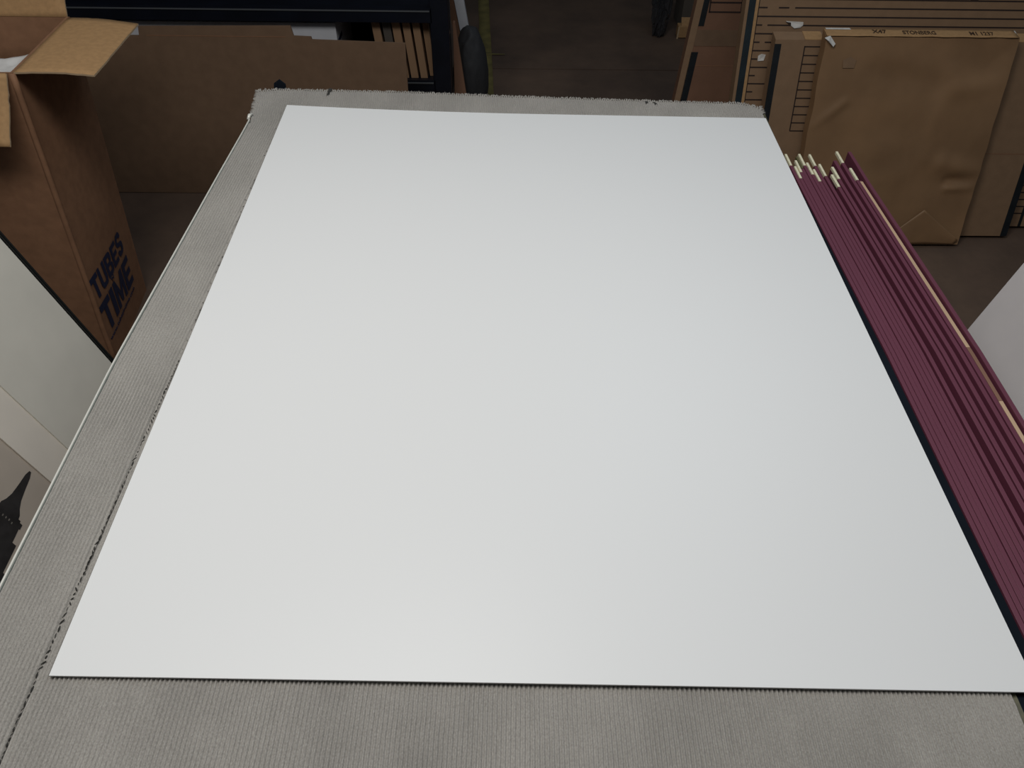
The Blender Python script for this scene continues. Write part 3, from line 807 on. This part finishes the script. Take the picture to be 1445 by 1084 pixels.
b.box(0.804+X, 0.807+X, -0.0006, 0.0002, 0.02, 0.85*s, 1)
# two printed arrows' feet at the top right
b.box(1.315+X, 1.345+X, -0.0005, 0.0002, 0.700*s, 0.80*s, 2); b.box(1.475+X, 1.500+X, -0.0005, 0.0002, 0.702*s, 0.80*s, 2)
b.build('carton_panel', [M['kraft_warm'], M['ink_dark'], M['ink_brown']], cb)
b = MB(); b.box(0.773+X, 0.794+X, -0.0016, 0.001, 0, 1.05*s); b.build('edge_strip', M['edge_teal'], cb)
b = MB(); b.box(0.794+X, 0.804+X, -0.0010, 0.001, 0, 1.05*s); b.build('edge_fold', M['kraft'], cb)
b = MB(); b.slab([(1.868+X, -0.0012, 0), (1.878+X, -0.0012, 0), (1.878+X, -0.0012, 0.30*s), (1.868+X, -0.0012, 0.30*s)], (0, 0.002, 0)); b.build('edge_strip', M['edge_black'], cb)
b = MB(); b.slab([(0.899+X, -0.002, 0.641*s), (0.955+X, -0.004, 0.639*s), (0.956+X, -0.003, 0.630*s), (0.948+X, -0.003, 0.623*s), (0.929+X, -0.004, 0.621*s), (0.920+X, -0.002, 0.626*s)], (0, 0.0024, 0))
b.slab([(0.899+X, -0.003, 0.639*s), (0.915+X, -0.0045, 0.637*s), (0.917+X, -0.0045, 0.629*s)], (0, 0.0008, 0), 1)
o = b.build('tape_scrap', [M['white_tape'], M['ink_dark']], cb); o['label'] = 'torn white tape scrap with a dark hole'
b = MB(); b.slab([(0.828+X, -0.002, 0.526*s), (0.847+X, -0.003, 0.528*s), (0.851+X, -0.002, 0.545*s), (0.837+X, -0.003, 0.547*s), (0.827+X, -0.002, 0.541*s)], (0, 0.0022, 0))
o = b.build('tape_scrap', M['white_tape'], cb); o['label'] = 'small white tape scrap'

# carton with a ladder of printed lines (C)
cc = lean_thing('carton_with_ladder_print', 'brown carton with black side strips and ladder of printed lines behind the wrapped parcel', 'carton', 1.3, 2.305, k, 0.042)
X = -1.3
b = MB()
b.hexa([(0.858+X, 0, 0), (1.80+X, 0, 0), (1.80+X, 0.042, 0), (0.858+X, 0.042, 0)], [(0.858+X, 0, 0.611*s), (1.80+X, 0, 0.611*s), (1.80+X, 0.042, 0.630*s), (0.858+X, 0.042, 0.630*s)], 0)
zt_ = 0.592
for i in range(11): b.box(0.954+X, 1.62+X, -0.0006, 0.0002, (zt_-0.0249*i)*s-0.0018, (zt_-0.0249*i)*s+0.0018, 1)
b.box(0.9525+X, 0.956+X, -0.0006, 0.0002, 0.343*s, 0.594*s, 1)
b.box(1.60+X, 1.78+X, -0.0005, 0.0002, 0.2755*s, 0.278*s, 2)
b.build('carton_panel', [M['kraft_warm'], M['ink_dark'], M['kraft_box']], cc)
b = MB(); b.box(0.8575+X, 0.878+X, -0.0016, 0.001, 0, 0.599*s); b.build('edge_strip', M['edge_black'], cc)
b = MB(); b.box(1.778+X, 1.8005+X, -0.0016, 0.001, 0, 0.61*s); b.build('edge_strip', M['edge_black'], cc)
b = MB(); b.slab([(0.952+X, -0.0005, 0.611*s), (1.010+X, -0.0005, 0.611*s), (1.010+X, 0.042, 0.630*s), (0.952+X, 0.042, 0.630*s)], (0, 0, 0.002)); o = b.build('top_lit_patch', M['kraft'], cc); o['label'] = 'pale patch painting the lit top edge'  # paler kraft stands in for light on two spots of the top
b = MB(); b.slab([(1.630+X, -0.0005, 0.611*s), (1.70+X, -0.0005, 0.611*s), (1.70+X, 0.042, 0.630*s), (1.630+X, 0.042, 0.630*s)], (0, 0, 0.002)); o = b.build('top_lit_patch', M['kraft'], cc); o['label'] = 'pale patch painting the lit top edge'

# kraft wrapped parcel (D)
k = 0.30; s = sl(k)
pd = lean_thing('wrapped_parcel', 'flat parcel in creased brown kraft paper with handwriting on its top edge', 'parcel', 1.3, 2.250, k, 0.044)
X = -1.3
x0, x1, H, TD = 1.000+X, 1.603+X, 0.640*s, 0.040
def crease(px, pz, ax, az, bx_, bz, wdt):
    dx, dz = bx_-ax, bz-az; t = max(0, min(1, ((px-ax)*dx + (pz-az)*dz)/(dx*dx+dz*dz)))
    d = math.hypot(px-ax-dx*t, pz-az-dz*t)
    return math.exp(-(d/wdt)**2)
def front(u, v):
    x = lerp(x0, x1, u); z = H*v
    e = min(u, 1-u, v, 1-v)*4
    q = 0.0
    q -= 0.009*nz(u*2.3, v*2.6, 1.5) + 0.004*nz(u*6, v*6, 4)
    q -= 0.005*crease(u, v, 0.02, 0.60, 0.16, 0.71, 0.022)
    q -= 0.012*crease(u, v, 0.78, 0.42, 0.98, 0.38, 0.05) - 0.010*crease(u, v, 0.84, 0.335, 0.97, 0.345, 0.028)
    q -= 0.009*crease(u, v, 0.84, 0.30, 0.97, 0.30, 0.02)
    q -= 0.004*crease(u, v, 0.70+0.03*nz(v*5, 1), 0.85, 0.66+0.03*nz(v*4, 2), 0.45, 0.05)
    q -= 0.006*crease(u, v, 0.75, 0.78, 0.98, 0.80, 0.05) - 0.004*crease(u, v, 0.30, 0.86, 0.62, 0.80, 0.06) + 0.004*crease(u, v, 0.2, 0.3, 0.55, 0.36, 0.06)
    q *= min(1.0, e*1.5 + 0.25)
    xr = 0.0
    if u > 0.98: xr = 0.004*nz(v*9, 3)
    if u < 0.02: xr = -0.004*nz(v*8, 7) - 0.003
    return (x + xr, q, z)
b = MB()
NU, NV = 70, 80
b.grid(NU, NV, front, 0)
# back, top and side faces joined along the front's border
RISE = 0.017
def bpt(p): return (p[0], TD, p[2] + (RISE if p[2] > H*0.999 else RISE*p[2]/H))
for (fa_, fb_) in (((0, 0), (1, 0)), ((1, 0), (1, 1)), ((1, 1), (0, 1)), ((0, 1), (0, 0))):
    nn_ = 60
    def strip(u, v, a=fa_, c=fb_):
        p = front(lerp(a[0], c[0], u), lerp(a[1], c[1], u))
        return Vector(p).lerp(Vector(bpt(p)), v)
    b.grid(nn_, 3, strip, 0)
b.slab([(x0, TD-0.001, 0), (x1, TD-0.001, 0), (x1, TD-0.001, H+RISE), (x0, TD-0.001, H+RISE)], (0, 0.001, 0))
b.build('wrapping', M['paper'], pd)
# loose turned-up corner of paper at the lower right
pf = MB()
def ffn(u, v):
    # u along the diagonal free edge, v down to the bottom hem
    top = Vector((lerp(0.58, 0.74, min(1, u/0.6)) if u < 0.6 else lerp(0.74, 0.985, (u-0.6)/0.4), lerp(0.040, 0.190, min(1, u/0.6)) if u < 0.6 else lerp(0.190, 0.030, (u-0.6)/0.4), 0))
    bot = Vector((lerp(0.56, 0.975, u), 0.004, 0))
    w_ = top.lerp(bot, v)
    p = front(w_.x, w_.y)
    lift = 0.0015 + 0.0075*(1 - v)*max(0, min(1, (u-0.25)/0.35))
    return (p[0], p[1] - lift - 0.002*math.sin(math.pi*v), p[2])
pf.grid(30, 12, ffn)
o = pf.build('paper_fold', M['paper'], pd); o['label'] = 'loose turned up fold of paper at the lower right'
sd = o.modifiers.new('thickness', 'SOLIDIFY'); sd.thickness = 0.0008

tb_ = MB()
tb_.grid(40, 4, lambda u, v: (lerp(x0-0.002, x1-0.004, u), lerp(-0.003, TD, v) + (0.004*nz(u*14, 2) if v < 0.1 else 0), H + 0.0022 + RISE*v + 0.0010*nz(u*12, v*3, 6)))
o = tb_.build('top_fold', M['kraft'], pd); o['label'] = 'pale paper band folded over the top edge'
sd = o.modifiers.new('thickness', 'SOLIDIFY'); sd.thickness = 0.001; sd.offset = 1
# frayed white corner pieces and small scraps of tape
b = MB()
b.slab([(x0-0.008, -0.004, H-0.004), (x0+0.004, -0.012, H-0.012), (x0+0.020, -0.012, H-0.028), (x0+0.026, -0.010, H-0.020), (x0+0.008, -0.004, H+0.002)], (0, 0.001, 0.001))
o = b.build('frayed_corner', M['white_tape'], pd); o['label'] = 'torn whitish paper at the top left corner'; b = MB()
b.slab([(x0+0.004, TD-0.008, H+RISE+0.001), (x0+0.082, TD-0.008, H+RISE+0.001), (x0+0.080, TD+0.001, H+RISE+0.004), (x0+0.004, TD+0.001, H+RISE+0.004)], (0, 0, 0.001))
o = b.build('pale_strip', M['white_tape'], pd); o['label'] = 'whitish strip along the left of the top edge'; b = MB()
b.slab([(x1-0.006, TD-0.010, H+RISE+0.002), (x1+0.008, TD-0.026, H-0.002), (x1+0.004, TD-0.030, H-0.002), (x1-0.010, TD-0.012, H+RISE+0.002)], (0, 0, 0.001))
o = b.build('frayed_corner', M['white_tape'], pd); o['label'] = 'torn whitish paper at the top right corner'
sc = MB()
def on_front(u, v, dx, dz):
    p = front(u, v); return Vector((p[0]+dx, p[1]-0.0022, p[2]+dz))
sc.add([on_front(0.11, 0.865, 0, 0), on_front(0.17, 0.865, 0, 0), on_front(0.175, 0.90, 0, 0), on_front(0.14, 0.915, 0, 0), on_front(0.105, 0.90, 0, 0)], [(0, 1, 2, 3, 4)])
o = sc.build('tape_patch', M['kraft_warm'], pd); o['label'] = 'greyish patch of tape near the top left'
sd = o.modifiers.new('thickness', 'SOLIDIFY'); sd.thickness = 0.0006
# handwriting on the top fold: reads along x, letters up = towards the back
SL = math.atan2(RISE, TD)
def top_m(x, y): return Matrix.Translation((x, y, H + RISE*y/TD + 0.0046)) @ Matrix.Rotation(SL, 4, 'X')
for s_, xx, yy2, hh, ww in (('X47', x0+0.145, 0.013, 0.022, 0.046), ('STONBERG', x0+0.240, 0.009, 0.022, 0.104), ('M1 1237', x0+0.450, 0.007, 0.022, 0.076)):
    lettering('handwriting', s_, hh, top_m(xx, yy2) @ Matrix.Rotation(-0.01, 4, 'Z'), M['ink_brown'], pd, width=ww, offset=0.0005, thick=0.0002, shear=0.05, label='brown marker handwriting reading ' + s_)

# ------------------------------------------------------------------ light
def area(name, loc, target, sx, sy, energy, col):
    l = bpy.data.lights.new(name, 'AREA'); l.shape = 'RECTANGLE'; l.size = sx; l.size_y = sy
    l.energy = energy; l.color = col
    o = bpy.data.objects.new(name, l); COL.objects.link(o); o.location = loc
    d = Vector(target) - Vector(loc)
    o.rotation_euler = d.to_track_quat('-Z', 'Y').to_euler()
    return o
area('ceiling_light', (-0.50, 0.72, 2.70), (-0.40, 0.78, 0.84), 0.6, 1.5, 25.8, (1.0, 0.98, 0.945))
area('ceiling_light', (1.00, 0.70, 2.75), (0.8, 0.8, 0.84), 0.5, 1.4, 7.5, (0.96, 0.98, 1.0))
area('skylight', (0.95, 2.75, 3.30), (0.3, 0.9, 0.84), 1.3, 1.0, 8.5, (0.66, 0.84, 1.0))
w = bpy.data.worlds.new('dim_workshop_air'); S.world = w; w.use_nodes = True
w.node_tree.nodes['Background'].inputs['Color'].default_value = (0.85, 0.92, 1.0, 1)
w.node_tree.nodes['Background'].inputs['Strength'].default_value = 0.06

# ------------------------------------------------------------------ camera
R = Matrix(((0.99991628, 0.00582217, 0.01155608), (-0.00381617, -0.72065542, 0.69328292), (0.01236436, -0.69326898, -0.72057286)))
cam = bpy.data.cameras.new('camera'); cam.sensor_fit = 'HORIZONTAL'; cam.sensor_width = 36.0
cam.lens = 1097.0 * 36.0 / 1445.0
cam.clip_start = 0.02; cam.clip_end = 60
co = bpy.data.objects.new('camera', cam); COL.objects.link(co)
cx, cy, cz = R.col[0], -R.col[1], -R.col[2]      # image right, image up, backwards
m4 = Matrix((cx, cy, cz)).transposed().to_4x4()
co.matrix_world = Matrix.Translation((0, 0, 1.63117)) @ m4
S.camera = co

S.view_settings.view_transform = 'Standard'
S.view_settings.look = 'None'
S.view_settings.gamma = 1.0
S.view_settings.use_curve_mapping = False
S.view_settings.exposure = 0.0
